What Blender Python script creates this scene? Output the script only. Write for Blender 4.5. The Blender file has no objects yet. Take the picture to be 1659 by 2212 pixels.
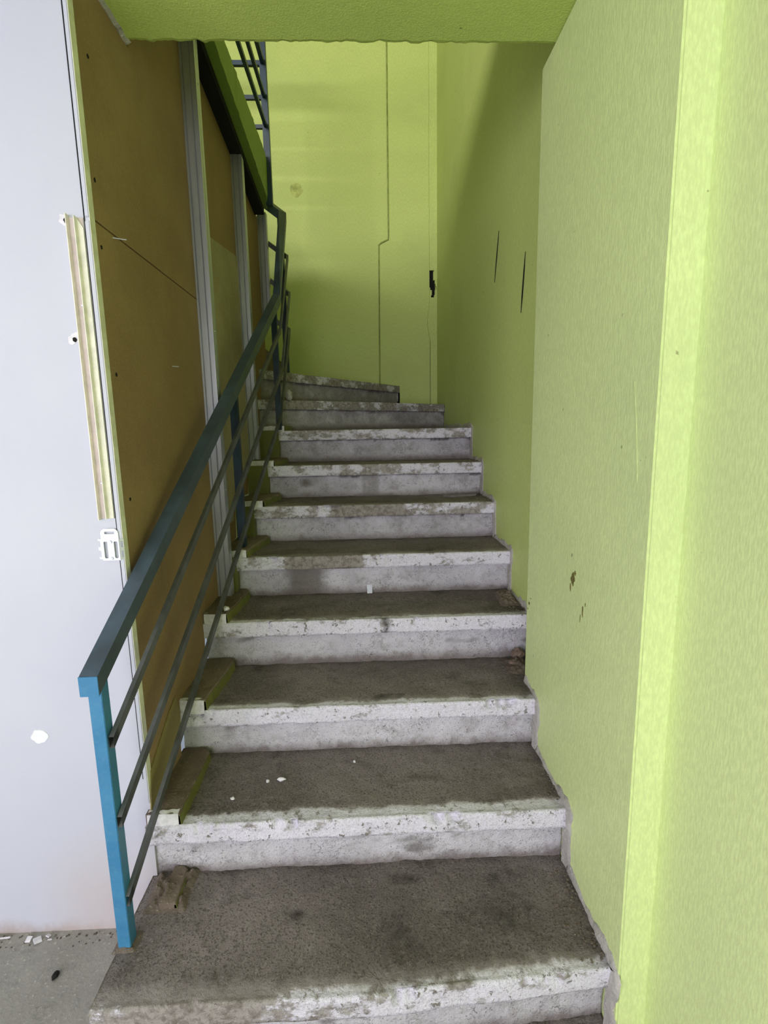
import bpy, bmesh, math, random
from mathutils import Vector, Matrix, noise

random.seed(7)
S = bpy.context.scene
COL = S.collection

# ------------------------------------------------------------------ camera
YAW, PITCH, ROLL = 0.03231, 0.16115, -0.01801
EYE = Vector((0, 0, 1.17773))
cy, sy, cp, sp = math.cos(YAW), math.sin(YAW), math.cos(PITCH), math.sin(PITCH)
fw = Vector((sy*cp, cy*cp, -sp)); rt = Vector((cy, -sy, 0)); up = rt.cross(fw)
rt2 = rt*math.cos(ROLL) + up*math.sin(ROLL); up2 = -rt*math.sin(ROLL) + up*math.cos(ROLL)
cam = bpy.data.cameras.new('camera'); co = bpy.data.objects.new('camera', cam); COL.objects.link(co)
m = Matrix((rt2, up2, -fw)).transposed().to_4x4(); m.translation = EYE; co.matrix_world = m
cam.sensor_fit = 'HORIZONTAL'; cam.sensor_width = 36; cam.lens = 1084.309/1659*36
cam.clip_start = 0.02
S.camera = co

# ------------------------------------------------------------------ light
S.view_settings.view_transform = 'Standard'; S.view_settings.look = 'None'
S.view_settings.exposure = 0.32; S.view_settings.gamma = 1.0; S.view_settings.use_curve_mapping = False
w = bpy.data.worlds.new('world'); S.world = w; w.use_nodes = True
wb = w.node_tree.nodes['Background']; wb.inputs[0].default_value = (0.72, 0.83, 1.0, 1); wb.inputs[1].default_value = 0.3

def area(name, loc, aim, sx, sz, power, colr):
    l = bpy.data.lights.new(name, 'AREA'); l.shape = 'RECTANGLE'; l.size = sx; l.size_y = sz
    l.energy = power; l.color = colr
    o = bpy.data.objects.new(name, l); COL.objects.link(o); o.location = loc
    o.rotation_euler = (Vector(aim)-Vector(loc)).to_track_quat('-Z', 'Y').to_euler()
    return o
# daylight entering the open front of the hall, an added side fill, and the big upper-floor window
area('hall_daylight', (-1.35, -2.9, 1.3), (-1.2, 0, 1.3), 2.8, 1.65, 86, (0.93, 0.893, 0.985))
area('hall_side_fill', (-3.5, -1.2, 1.0), (0.5, 1.0, 1.0), 2.0, 1.8, 54, (0.95, 0.94, 1.0))  # fill lamp added to brighten the pier face, no opening here
area('upper_window_daylight', (-1.9, -1.95, 3.66), (-0.2, 4.2, 3.1), 2.1, .75, 170, (1.0, 0.97, 0.90))

# ------------------------------------------------------------------ material helpers
def L(c):  # sRGB 0-255 -> linear
    return tuple(((x/255)/12.92 if x/255 <= 0.04045 else ((x/255+0.055)/1.055)**2.4) for x in c)+(1,)

class NT:
    def __init__(s, name):
        s.m = bpy.data.materials.new(name); s.m.use_nodes = True
        s.t = s.m.node_tree; s.b = s.t.nodes['Principled BSDF']; s.n = s.t.nodes; s.l = s.t.links
    def node(s, ty, **kw):
        n = s.n.new(ty)
        for k, v in kw.items(): setattr(n, k, v)
        return n
    def link(s, a, b): s.l.new(a, b)
    def coord(s, scale=(1, 1, 1), out='Object'):
        t = s.node('ShaderNodeTexCoord'); mp = s.node('ShaderNodeMapping')
        mp.inputs['Scale'].default_value = scale; s.link(t.outputs[out], mp.inputs[0]); return mp.outputs[0]
    def noise(s, scale, detail=4, rough=.55, vec=None, sc=(1, 1, 1)):
        n = s.node('ShaderNodeTexNoise'); n.inputs['Scale'].default_value = scale
        n.inputs['Detail'].default_value = detail; n.inputs['Roughness'].default_value = rough
        s.link(vec or s.coord(sc), n.inputs['Vector']); return n.outputs[0]
    def voro(s, scale, feature='F1', sc=(1, 1, 1)):
        n = s.node('ShaderNodeTexVoronoi'); n.feature = feature; n.inputs['Scale'].default_value = scale
        s.link(s.coord(sc), n.inputs['Vector']); return n.outputs['Distance']
    def ramp(s, f, stops):
        r = s.node('ShaderNodeValToRGB'); e = r.color_ramp.elements
        while len(e) < len(stops): e.new(.5)
        for i, (p, c) in enumerate(stops):
            e[i].position = p; e[i].color = c if len(c) == 4 else tuple(c)+(1,)
        s.link(f, r.inputs[0]); return r.outputs[0]
    def step(s, f, a, b):
        n = s.node('ShaderNodeMapRange'); n.inputs[1].default_value = a; n.inputs[2].default_value = b
        n.interpolation_type = 'SMOOTHSTEP'
        s.link(f, n.inputs[0]); return n.outputs[0]
    def math(s, op, a, b=None):
        n = s.node('ShaderNodeMath', operation=op)
        for i, v in enumerate((a, b)):
            if v is None: continue
            if isinstance(v, (int, float)): n.inputs[i].default_value = v
            else: s.link(v, n.inputs[i])
        return n.outputs[0]
    def mix(s, f, a, b, mode='MIX'):
        n = s.node('ShaderNodeMix', data_type='RGBA', blend_type=mode)
        for i, v in ((0, f), (6, a), (7, b)):
            if isinstance(v, (int, float)): n.inputs[i].default_value = v
            elif isinstance(v, tuple): n.inputs[i].default_value = v
            else: s.link(v, n.inputs[i])
        return n.outputs[2]
    def bump(s, h, strength, dist, prev=None):
        b = s.node('ShaderNodeBump'); b.inputs['Strength'].default_value = strength; b.inputs['Distance'].default_value = dist
        s.link(h, b.inputs['Height'])
        if prev: s.link(prev, b.inputs['Normal'])
        return b.outputs[0]
    def done(s, color=None, rough=.8, metal=0, normal=None, spec=None):
        if color is not None:
            if isinstance(color, tuple): s.b.inputs['Base Color'].default_value = color
            else: s.link(color, s.b.inputs['Base Color'])
        if isinstance(rough, (int, float)): s.b.inputs['Roughness'].default_value = rough
        else: s.link(rough, s.b.inputs['Roughness'])
        s.b.inputs['Metallic'].default_value = metal
        if normal: s.link(normal, s.b.inputs['Normal'])
        if spec is not None: s.b.inputs['Specular IOR Level'].default_value = spec
        return s.m

def green_paint(name, base, tex=1.0, sc=(1, 1, .3), grime=.25, rough=.55):
    n = NT(name)
    f1 = n.noise(210, 3, .55, sc=sc); f2 = n.noise(60, 3, .5, sc=(1, 1, .55)); big = n.noise(1.3, 4, .6); med = n.noise(7, 5, .65)
    c0 = n.mix(n.step(f1, .35, .72), L(tuple(x*.97 for x in base)), L(tuple(min(255, x*1.03) for x in base)))
    c1 = n.mix(n.math('MULTIPLY', n.step(big, .45, .75), grime), c0, L((base[0]*.82, base[1]*.84, base[2]*.86)))
    c2 = n.mix(n.math('MULTIPLY', n.step(med, .62, .85), grime*.7), c1, L((120, 122, 80)))
    spk = n.noise(38, 2, .5)
    c3 = n.mix(n.math('MULTIPLY', n.step(spk, .76, .80), .6), c2, L((105, 98, 60)))
    b = n.bump(f2, .10*tex, .004); b = n.bump(f1, .45*tex, .003, b)
    return n.done(c3, rough, normal=b, spec=.35)

M = {}
M['green'] = green_paint('green_roller_paint', (215, 229, 163), .6)
M['green_smooth'] = green_paint('green_smooth_paint', (202, 216, 132), .25, grime=.35)
M['green_ceiling'] = green_paint('green_ceiling_paint', (196, 216, 116), 1.0, sc=(1, 1, 1))
M['green_edge_shaded'] = green_paint('green_slab_edge_shaded', (128, 152, 66), .5, sc=(1, 1, 1))  # wall green darkened so the slab edge carries its shade

def concrete(name, dark, light, rough=.9, bs=1.0, pebble=True):
    n = NT(name)
    a = n.noise(3.5, 6, .65); b_ = n.noise(22, 6, .7); c_ = n.noise(120, 4, .6)
    c = n.mix(n.step(a, .3, .72), L(dark), L(light))
    c = n.mix(n.math('MULTIPLY', n.step(b_, .5, .8), .5), c, L(tuple(x*.62 for x in dark)))
    c = n.mix(n.math('MULTIPLY', n.step(c_, .58, .75), .45), c, L(tuple(min(255, x*1.35) for x in light)))
    if pebble:
        v = n.voro(75); c = n.mix(n.math('MULTIPLY', n.step(v, .14, .08), .5), c, L((185, 178, 170)))
    nb = n.bump(b_, .6*bs, .012); nb = n.bump(c_, .7*bs, .004, nb)
    return n.done(c, rough, normal=nb, spec=.25)
M['floor'] = concrete('grey_cement_floor', (146, 142, 138), (172, 168, 163), bs=.45, pebble=False)
M['mortar'] = concrete('pale_mortar', (160, 154, 150), (196, 192, 188), bs=1.1)
M['rubble'] = concrete('rubble_dirt', (92, 80, 74), (128, 116, 106), bs=1.4)
M['olive_paint'] = green_paint('dirty_olive_paint', (118, 118, 62), .6, sc=(1, 1, 1), grime=.8)

def stair_material(name, greenish=False):
    """bare trodden concrete on top, worn white paint on the nosing and riser; v = signed metres from the nose edge"""
    n = NT(name)
    uv = n.node('ShaderNodeTexCoord'); sx = n.node('ShaderNodeSeparateXYZ'); n.link(uv.outputs['UV'], sx.inputs[0])
    v = sx.outputs[1]; u = sx.outputs[0]
    lo = n.noise(2.6, 4, .6); mid = n.noise(11, 6, .7); hi = n.noise(55, 6, .72); fine = n.noise(190, 4, .65)
    at = n.node('ShaderNodeAttribute'); at.attribute_name = 'wear'; sa = n.node('ShaderNodeSeparateColor'); n.link(at.outputs['Color'], sa.inputs[0])
    gr_, soot_dark, wrap = sa.outputs[0], sa.outputs[1], sa.outputs[2]
    # tread
    t = n.mix(n.step(lo, .32, .7), L((112, 102, 101)), L((148, 137, 137)))
    t = n.mix(n.math('MULTIPLY', n.step(mid, .5, .74), .7), t, L((76, 68, 62)))
    t = n.mix(n.math('MULTIPLY', n.step(hi, .52, .72), .5), t, L((164, 157, 150)))
    t = n.mix(n.math('MULTIPLY', n.step(fine, .52, .62), .62), t, L((58, 52, 48)))
    fl2 = n.noise(120, 5, .75); t = n.mix(n.math('MULTIPLY', n.step(fl2, .56, .66), .5), t, L((168, 160, 152)))
    vv = n.voro(85); t = n.mix(n.math('MULTIPLY', n.step(vv, .13, .07), .55), t, L((186, 178, 170)))
    blot = n.noise(6.5, 3, .5, sc=(1, 1.2, 1)); t = n.mix(n.math('MULTIPLY', n.step(blot, .64, .76), .6), t, L((54, 48, 44)))
    # dusty pale band just behind the nose
    dn = n.math('ADD', v, n.math('MULTIPLY', n.math('SUBTRACT', mid, .5), .09))
    t = n.mix(n.math('MULTIPLY', n.step(dn, .062, .02), .6), t, L((176, 166, 166)))
    # riser: chalky plaster with grey scuffs, pink-brown dirt near the bottom
    r = n.mix(n.step(lo, .35, .68), L((202, 197, 209)), L((230, 226, 236)))
    r = n.mix(n.math('MULTIPLY', n.step(mid, .5, .7), .6), r, L((172, 165, 170)))
    r = n.mix(n.math('MULTIPLY', n.step(hi, .55, .7), .6), r, L((150, 143, 148)))
    r = n.mix(n.math('MULTIPLY', n.step(fine, .60, .67), .75), r, L((84, 77, 80)))
    ed = n.node('ShaderNodeTexVoronoi'); ed.feature = 'DISTANCE_TO_EDGE'; ed.inputs['Scale'].default_value = 34
    wv = n.node('ShaderNodeMix', data_type='VECTOR'); wn = n.node('ShaderNodeTexNoise'); wn.inputs['Scale'].default_value = 30; n.link(n.coord(), wn.inputs['Vector'])
    wv.inputs[0].default_value = .09; n.link(n.coord(), wv.inputs[4]); n.link(wn.outputs['Color'], wv.inputs[5]); n.link(wv.outputs[1], ed.inputs['Vector'])
    crk = n.math('MULTIPLY', n.step(ed.outputs['Distance'], .035, .0), n.step(n.noise(8, 4, .6), .50, .60))
    r = n.mix(n.math('MULTIPLY', crk, .7), r, L((70, 64, 66)))
    gs = n.math('MULTIPLY', gr_, n.step(n.math('ADD', mid, n.math('MULTIPLY', gr_, .35)), .45, .75)); r = n.mix(n.math('MULTIPLY', gs, .9), r, L((112, 104, 98)))
    low = n.math('ADD', v, n.math('MULTIPLY', n.math('SUBTRACT', mid, .5), .10))
    r = n.mix(n.math('MULTIPLY', n.step(low, -.158, -.205), .85), r, L((118, 104, 102)))
    scf = n.noise(3.4, 3, .55, sc=(1, 1, 2.4)); r = n.mix(n.math('MULTIPLY', n.step(scf, .62, .70), .7), r, L((112, 105, 104)))
    # white paint on the nosing, torn edge
    pe = n.math('ADD', v, n.math('ADD', n.math('MULTIPLY', n.math('SUBTRACT', mid, .5), .055), n.math('MULTIPLY', n.math('SUBTRACT', hi, .5), .03)))
    pe = n.math('SUBTRACT', pe, n.math('MULTIPLY', wrap, .1))
    onface = n.math('MULTIPLY', n.step(pe, .024, .004), n.step(v, -.062, -.058))
    wr = n.math('ADD', n.noise(9, 7, .72, sc=(1, 1, 1.6)), n.math('MULTIPLY', gr_, .42)); wear = n.step(wr, .70, .60)
    chips = n.step(hi, .64, .60)
    pm = n.math('MULTIPLY', onface, n.math('MULTIPLY', wear, chips))
    paint = n.mix(n.step(fine, .45, .7), L((238, 233, 250)), L((210, 204, 218)))
    face = n.step(v, .003, -.002)
    nosebare = n.math('MULTIPLY', n.step(v, -.062, -.058), n.step(v, .012, 0.0))
    base = n.mix(face, t, r)
    nb0 = n.mix(n.step(hi, .42, .62), L((172, 164, 160)), L((130, 120, 114))); base = n.mix(n.math('MULTIPLY', nosebare, .85), base, nb0)
    c = n.mix(pm, base, paint)
    c = n.mix(n.math('MULTIPLY', n.math('MULTIPLY', soot_dark, n.step(mid, .3, .6)), .95), c, L((36, 32, 30)))
    h = n.math('ADD', n.math('MULTIPLY', hi, 1.0), n.math('MULTIPLY', pm, .25))
    nb = n.bump(mid, .6, .014); nb = n.bump(h, .9, .009, nb); nb = n.bump(fine, .8, .0035, nb); nb = n.bump(crk, -.6, .003, nb)
    return n.done(c, .88, normal=nb, spec=.3)
M['step'] = stair_material('worn_painted_concrete')

def plain(name, c, rough=.7, metal=0, var=.12, sc=20, bs=.2, bd=.002, spec=None, stretch=(1, 1, 1)):
    n = NT(name); f = n.noise(sc, 5, .6, sc=stretch); g = n.noise(sc*7, 3, .6, sc=stretch)
    col = n.mix(n.step(f, .3, .7), L(tuple(x*(1-var) for x in c)), L(tuple(min(255, x*(1+var)) for x in c)))
    return n.done(col, rough, metal, n.bump(g, bs, bd), spec)
def blue_metal():
    n = NT('worn_blue_enamel'); f = n.noise(6, 6, .7); g = n.noise(90, 4, .6); s = n.noise(34, 3, .6, sc=(1, 1, .6))
    c = n.mix(n.step(f, .35, .7), L((52, 116, 162)), L((70, 134, 176)))
    c = n.mix(n.math('MULTIPLY', n.step(g, .5, .72), .35), c, L((92, 138, 168)))
    c = n.mix(n.math('MULTIPLY', n.step(s, .72, .76), .8), c, L((150, 150, 140)))
    return n.done(c, .42, normal=n.bump(g, .25, .001), spec=.5)
M['blue'] = blue_metal()
M['rail'] = plain('dusty_slate_blue_enamel', (60, 74, 88), .42, 0, .14, 9, .3, .001, .6)
M['bar'] = plain('dusty_grey_steel_bar', (84, 86, 88), .45, .15, .14, 14, .3, .001, .6)
M['dark_blue'] = plain('dark_blue_enamel', (32, 52, 74), .45, 0, .1, 10, .2, .001)
M['void'] = plain('dark_hollow', (16, 14, 14), .95)
M['curb'] = concrete('dirty_curb_concrete', (104, 90, 80), (138, 124, 112), bs=1.1)

def drywall():
    n = NT('white_painted_drywall'); a = n.noise(1.2, 4, .6); b_ = n.noise(14, 5, .65, sc=(1, 1, .7)); f = n.noise(300, 2, .5)
    c = n.mix(n.step(a, .35, .7), L((192, 193, 208)), L((198, 199, 212)))
    c = n.mix(n.math('MULTIPLY', n.step(b_, .66, .8), .3), c, L((196, 192, 200)))
    s = n.node('ShaderNodeSeparateXYZ'); n.link(n.coord(), s.inputs[0])
    hz = n.math('ADD', s.outputs[2], n.math('MULTIPLY', n.math('SUBTRACT', n.noise(9, 5, .65, sc=(1, 1, .6)), .5), .22))
    c = n.mix(n.math('MULTIPLY', n.step(hz, -.10, -.17), .7), c, L((168, 148, 140)))
    hx = n.math('MULTIPLY', n.step(s.outputs[0], -.95, -.72), n.step(hz, .2, -.1))
    c = n.mix(n.math('MULTIPLY', hx, .45), c, L((198, 178, 168)))
    return n.done(c, .6, normal=n.bump(f, .08, .001), spec=.3)
M['drywall'] = drywall()
def fibre(name, c1, c2):
    n = NT(name); a = n.noise(2.4, 5, .65); b_ = n.noise(160, 4, .65); st = n.noise(7, 4, .6, sc=(1, 1, .25))
    c = n.mix(n.step(a, .3, .72), L(c1), L(c2))
    c = n.mix(n.math('MULTIPLY', n.step(b_, .45, .72), .3), c, L(tuple(min(255, x*1.15) for x in c2)))
    c = n.mix(n.math('MULTIPLY', n.step(st, .6, .8), .3), c, L(tuple(x*.75 for x in c1)))
    return n.done(c, .75, normal=n.bump(b_, .2, .001), spec=.25)
M['board'] = fibre('brown_fibreboard', (140, 114, 86), (158, 131, 99))
M['olive'] = fibre('olive_grey_sheet', (150, 138, 116), (180, 166, 142))
M['ochre'] = fibre('ochre_sheet', (138, 124, 84), (152, 138, 96))
def galv():
    n = NT('galvanised_steel'); a = n.noise(10, 5, .6, sc=(1, 1, .12)); g = n.noise(200, 3, .6, sc=(1, 1, .2))
    c = n.mix(n.step(a, .3, .7), L((176, 178, 190)), L((206, 207, 220)))
    return n.done(c, n.math('ADD', n.math('MULTIPLY', g, .2),   .26), .7, n.bump(g, .1, .001))
M['galv'] = galv()
M['beige'] = plain('pinkish_beige_coating', (206, 192, 188), .55, 0, .06, 20, .1, .001)
M['cream'] = plain('cream_coated_metal', (232, 228, 214), .5, 0, .05, 30, .1, .001)
M['white_metal'] = plain('white_zinc_bracket', (236, 240, 244), .4, .1, .03, 30, .1, .001)
M['paper'] = plain('white_printed_paper', (214, 216, 232), .8, 0, .06, 120, .1, .0005)
M['chip'] = plain('white_plaster_chip', (224, 220, 228), .85, 0, .06, 60, .5, .002)
M['brick'] = plain('dusty_brick_fragment', (118, 98, 90), .9, 0, .15, 40, .8, .004)
M['tile'] = plain('grey_tile_fragment', (118, 112, 110), .6, 0, .08, 30, .3, .001)
M['stain'] = plain('dried_mud_smear', (112, 104, 50), .9, 0, .15, 60, .6, .002)
M['rust'] = plain('rust_stain', (150, 110, 74), .9, 0, .15, 60, .6, .002)
M['upper'] = plain('upper_floor_plaster', (140, 138, 118), .9)
M['hall'] = plain('hall_plaster', (206, 206, 204), .9)

# ------------------------------------------------------------------ object helpers
def link(name, bm, mat, parent=None, smooth=False, loc=None):
    me = bpy.data.meshes.new(name); bmesh.ops.recalc_face_normals(bm, faces=bm.faces); bm.to_mesh(me); bm.free()
    if mat: me.materials.append(mat)
    if smooth:
        for p in me.polygons: p.use_smooth = True
    o = bpy.data.objects.new(name, me); COL.objects.link(o)
    if parent: o.parent = parent
    return o
def tag(o, label, cat=None, group=None, kind=None):
    if label: o['label'] = label
    if cat: o['category'] = cat
    if group: o['group'] = group
    if kind: o['kind'] = kind
    return o
def struct(name, bm, mat, smooth=False, parent=None):
    o = link(name, bm, mat, parent, smooth)
    if not parent: o['kind'] = 'structure'
    return o
def thing(name, label, cat, loc=(0, 0, 0), group=None):
    o = bpy.data.objects.new(name, None); o.empty_display_size = .05; COL.objects.link(o); o.location = loc
    return tag(o, label, cat, group)
def part(name, bm, mat, par, smooth=False):
    """mesh given in world coordinates, parented to an Empty that is only translated"""
    l = par.location.copy() if par.type == 'EMPTY' else Vector((0, 0, 0))
    q = par
    off = Vector((0, 0, 0))
    while q: off += q.location; q = q.parent
    bmesh.ops.translate(bm, verts=bm.verts, vec=-off)
    return link(name, bm, mat, par, smooth)
def box(bm, a, b, bev=0):
    x0, y0, z0 = a; x1, y1, z1 = b
    vs = [bm.verts.new((x, y, z)) for x in (x0, x1) for y in (y0, y1) for z in (z0, z1)]
    fs = [bm.faces.new([vs[i] for i in f]) for f in ((0, 1, 3, 2), (4, 6, 7, 5), (0, 4, 5, 1), (2, 3, 7, 6), (0, 2, 6, 4), (1, 5, 7, 3))]
    if bev:
        es = set(e for f in fs for e in f.edges)
        bmesh.ops.bevel(bm, geom=list(es), offset=bev, segments=2, affect='EDGES')
    return bm
def B(a, b, bev=0): return box(bmesh.new(), a, b, bev)
def prism(bm, pts, axis, lo, hi):
    """polygon in the other two axes extruded along axis"""
    def mk(p, h):
        if axis == 'x': return (h, p[0], p[1])
        if axis == 'y': return (p[0], h, p[1])
        return (p[0], p[1], h)
    A = [bm.verts.new(mk(p, lo)) for p in pts]; Bv = [bm.verts.new(mk(p, hi)) for p in pts]
    n = len(pts); bm.faces.new(A); bm.faces.new(Bv[::-1])
    for i in range(n): bm.faces.new((A[i], A[(i+1) % n], Bv[(i+1) % n], Bv[i]))
    return bm
def bar(pts, wd, ht, bev=0, hollow=False):
    """rectangular tube swept along pts with vertical mitred cuts"""
    bm = bmesh.new(); pts = [Vector(p) for p in pts]; rings = []
    for i, p in enumerate(pts):
        d0 = (pts[i]-pts[i-1]) if i else None; d1 = (pts[i+1]-pts[i]) if i < len(pts)-1 else None
        ds = [d for d in (d0, d1) if d is not None]
        hs = [Vector((d.x, d.y, 0)).normalized() for d in ds]
        h = sum(hs, Vector()).normalized(); side = Vector((h.y, -h.x, 0))
        k = 1/max(.3, side.dot(Vector((hs[0].y, -hs[0].x, 0))))
        sl = sum((math.sqrt(d.x**2+d.y**2)/d.length for d in ds))/len(ds)
        hh = ht/2/max(sl, .45); s = side*(wd/2*k); u = Vector((0, 0, hh))
        rings.append([bm.verts.new(p+q) for q in (-s-u, s-u, s+u, -s+u)])
    for a, b in zip(rings, rings[1:]):
        for i in range(4): bm.faces.new((a[i], a[(i+1) % 4], b[(i+1) % 4], b[i]))
    f0 = bm.faces.new(rings[0][::-1]); f1 = bm.faces.new(rings[-1])
    if hollow:
        r = bmesh.ops.inset_region(bm, faces=[f0], thickness=wd*.14)
        bmesh.ops.translate(bm, verts=f0.verts, vec=(pts[1]-pts[0]).normalized()*.025)
    if bev:
        es = [e for e in bm.edges if len(e.link_faces) == 2 and e.calc_face_angle(0) > .9]
        if not hollow: bmesh.ops.bevel(bm, geom=es, offset=bev, segments=2, affect='EDGES')
    return bm
def fn(x, y, z, s): return noise.noise(Vector((x, y, z))*s)
def rock(c, r, seed, flat=.6, sub=2):
    bm = bmesh.new(); bmesh.ops.create_icosphere(bm, subdivisions=sub, radius=1)
    for v in bm.verts:
        k = 1+.45*noise.noise(v.co*1.3+Vector((seed*3.1, seed, 0)))
        v.co = Vector((v.co.x*r[0], v.co.y*r[1], v.co.z*r[2]))*k+Vector(c)
    return bm

# ------------------------------------------------------------------ setting
TR, RI, Y0, OV, NH = .26478, .17, .91512, .0336, .0545
XP, XR, YS, YB = .517, .580, .889, 4.157      # pier face, recessed wall, pier front, back wall
Z_SOF, ZUP, ZTOP = 2.17, 2.97, 5.2  # ZUP: unseen front slab top, raised to shape the shadow band
struct('wall_right', B((XR, -3.0, -.6), (XR+.2, YS, Z_SOF+.1)), M['green'])
# pier: its front face and its long side facing the stairs
def pier():
    bm = bmesh.new(); xs = 12
    box(bm, (XP, YS, -.6), (XR+.2, 1.572, Z_SOF), .004)
    return bm
struct('wall_pier', pier(), M['green'])
struct('wall_right_stairwell', B((XR, 1.572, -.3), (XR+.2, YB+.2, ZTOP)), M['green_smooth'])
struct('wall_right_upper', B((XR, -2.4, Z_SOF+.1), (XR+.2, 1.572, ZTOP)), M['green_smooth'])
struct('wall_back', B((-3.2, YB, -.3), (XR+.2, YB+.2, ZTOP)), M['green_smooth'])

# soffit slab over the front, ragged far lower edge
def soffit():
    bm = bmesh.new(); xs = [-.607+i*(XR+.607)/200 for i in range(201)]
    prof = []
    for x in xs:
        j = .006*fn(x, 0, 0, 22)+.005*fn(x, 3, 0, 60)
        prof.append([(x, -3.0, Z_SOF), (x, 1.47+j, Z_SOF), (x, 1.483+j, Z_SOF+.004+.004*fn(x, 7, 1, 30)), (x, 1.492+j*.5, Z_SOF+.02), (x, 1.492, ZUP), (x, -3.0, ZUP)])
    V = [[bm.verts.new(p) for p in r] for r in prof]
    for a, b in zip(V, V[1:]):
        for i in range(6): bm.faces.new((a[i], a[(i+1) % 6], b[(i+1) % 6], b[i]))
    bm.faces.new(V[0]); bm.faces.new(V[-1][::-1]); return bm
struct('ceiling', soffit(), M['green_ceiling'])
struct('ceiling_hall', B((-3.6, -3.0, Z_SOF+.02), (-.607, 1.06, ZUP)), M['hall'])
# strip of mortar where the soffit meets the partition board
def soffit_mortar():
    bm = bmesh.new(); n = 60; V = []
    for i in range(n+1):
        y = .9+.585*i/n; j = .003*fn(0, y, 0, 40)
        V.append([bm.verts.new(p) for p in ((-.612, y, Z_SOF-.004+j), (-.590+j, y, Z_SOF-.006+j), (-.580+j, y, Z_SOF+.001), (-.612, y, Z_SOF+.01))])
    for a, b in zip(V, V[1:]):
        for k in range(4): bm.faces.new((a[k], a[(k+1) % 4], b[(k+1) % 4], b[k]))
    bm.faces.new(V[0]); bm.faces.new(V[-1]); return bm
struct('trim_1', soffit_mortar(), M['mortar'])

# upper floor slab whose edge shows over the partition
def slab_z(y): return 2.415+.125*(2.97-y)
def slab():
    bm = bmesh.new(); n = 60; V = []
    for i in range(n+1):
        y = 1.49+(3.045-1.49)*i/n; e = max(0, (i-(n-5))/5)
        j = .004*fn(0, y, 5, 25); zb = slab_z(y)
        V.append([bm.verts.new(p) for p in ((-3.2, y, zb), (-.5-.02*e+j, y, zb), (-.5-.006*e+j*.5, y, zb+.02+.03*e), (-.5+j, y, 2.64-.03*e), (-.508, y, 2.655-.05*e), (-3.2, y, 2.655))])
    for a, b in zip(V, V[1:]):
        for k in range(6): bm.faces.new((a[k], a[(k+1) % 6], b[(k+1) % 6], b[k]))
    bm.faces.new(V[0]); bm.faces.new(V[-1]); return bm
struct('floor_upper', slab(), M['green_edge_shaded'])
# upper storey shell with its window opening at the front
struct('ceiling_upper', B((-3.2, -2.4, ZTOP), (XR+.2, YB+.2, ZTOP+.1)), M['upper'])
struct('wall_upper_left', B((-3.3, -2.4, 2.43), (-3.2, YB+.2, ZTOP)), M['upper'])
bm = bmesh.new()
box(bm, (-3.2, -2.2, ZUP), (XR, -2.0, 3.25)); box(bm, (-3.2, -2.2, 4.1), (XR, -2.0, ZTOP))
box(bm, (-3.2, -2.2, 3.25), (-3.0, -2.0, 4.1)); box(bm, (-.8, -2.2, 3.25), (XR, -2.0, 4.1))
struct('wall_upper_front', bm, M['upper'])
struct('wall_stairwell_left', B((-3.2, 3.05, -.3), (-3.1, YB, 2.43)), M['green_smooth'])

# floors
def rough_floor(x0, x1, y0, y1, z, depth, nx, ny, amp, seed):
    bm = bmesh.new(); V = []
    for i in range(nx+1):
        row = []
        for j in range(ny+1):
            x = x0+(x1-x0)*i/nx; y = y0+(y1-y0)*j/ny
            e = min(1, (x1-x)/.02)
            row.append(bm.verts.new((x+(.006*fn(y, seed, 0, 18) if i == nx else 0), y, z+amp*fn(x, y, seed, 9)-(1-e)*.006)))
        V.append(row)
    for i in range(nx):
        for j in range(ny): bm.faces.new((V[i][j], V[i+1][j], V[i+1][j+1], V[i][j+1]))
    g = bmesh.ops.extrude_face_region(bm, geom=bm.faces[:])
    for v in [q for q in g['geom'] if isinstance(q, bmesh.types.BMVert)]: v.co.z = z-depth
    return bm
struct('floor', rough_floor(-3.6, -.60, -.8, 1.215, -.16, .18, 60, 60, .002, 3), M['floor'])
struct('floor_lower', B((-3.6, -3.0, -.7), (XR, 1.19, -.338)), M['hall'])

# white drywall face at the left, flush with the partition board plane; the landing floor in front lies one riser below the first tread
YW = 1.205
struct('wall_left', B((-3.6, YW, -.16), (-.5925, YW+.012, 2.19)), M['drywall'])
struct('wall_left_hall', B((-3.7, -3.0, -.5), (-3.6, 1.22, 2.2)), M['hall'])
struct('wall_void_left', B((-3.3, 1.22, -.5), (-3.2, 3.05, 2.43)), M['hall'])
struct('wall_void_front', B((-3.2, 1.23, -.5), (-.61, 1.25, 2.43)), M['hall'])
# corner bead: narrow strip down the drywall edge, parted by a thin gap
bm = bmesh.new(); box(bm, (-.6015, YW-.0035, .22), (-.5915, YW+.014, 1.640), .0012)
struct('trim_2', bm, M['drywall'])
bm = bmesh.new(); box(bm, (-.6005, YW-.0035, 1.648), (-.5915, YW+.014, 2.17), .0012)
struct('trim_3', bm, M['drywall'])
bm = bmesh.new(); box(bm, (-.6040, YW-.0012, .29), (-.6018, YW+.001, 2.17))
struct('trim_4', bm, M['void'])
bm = bmesh.new(); box(bm, (-.5915, YW-.002, .2), (-.5905, YW+.02, 2.17))
struct('trim_5', bm, M['cream'])

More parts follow.
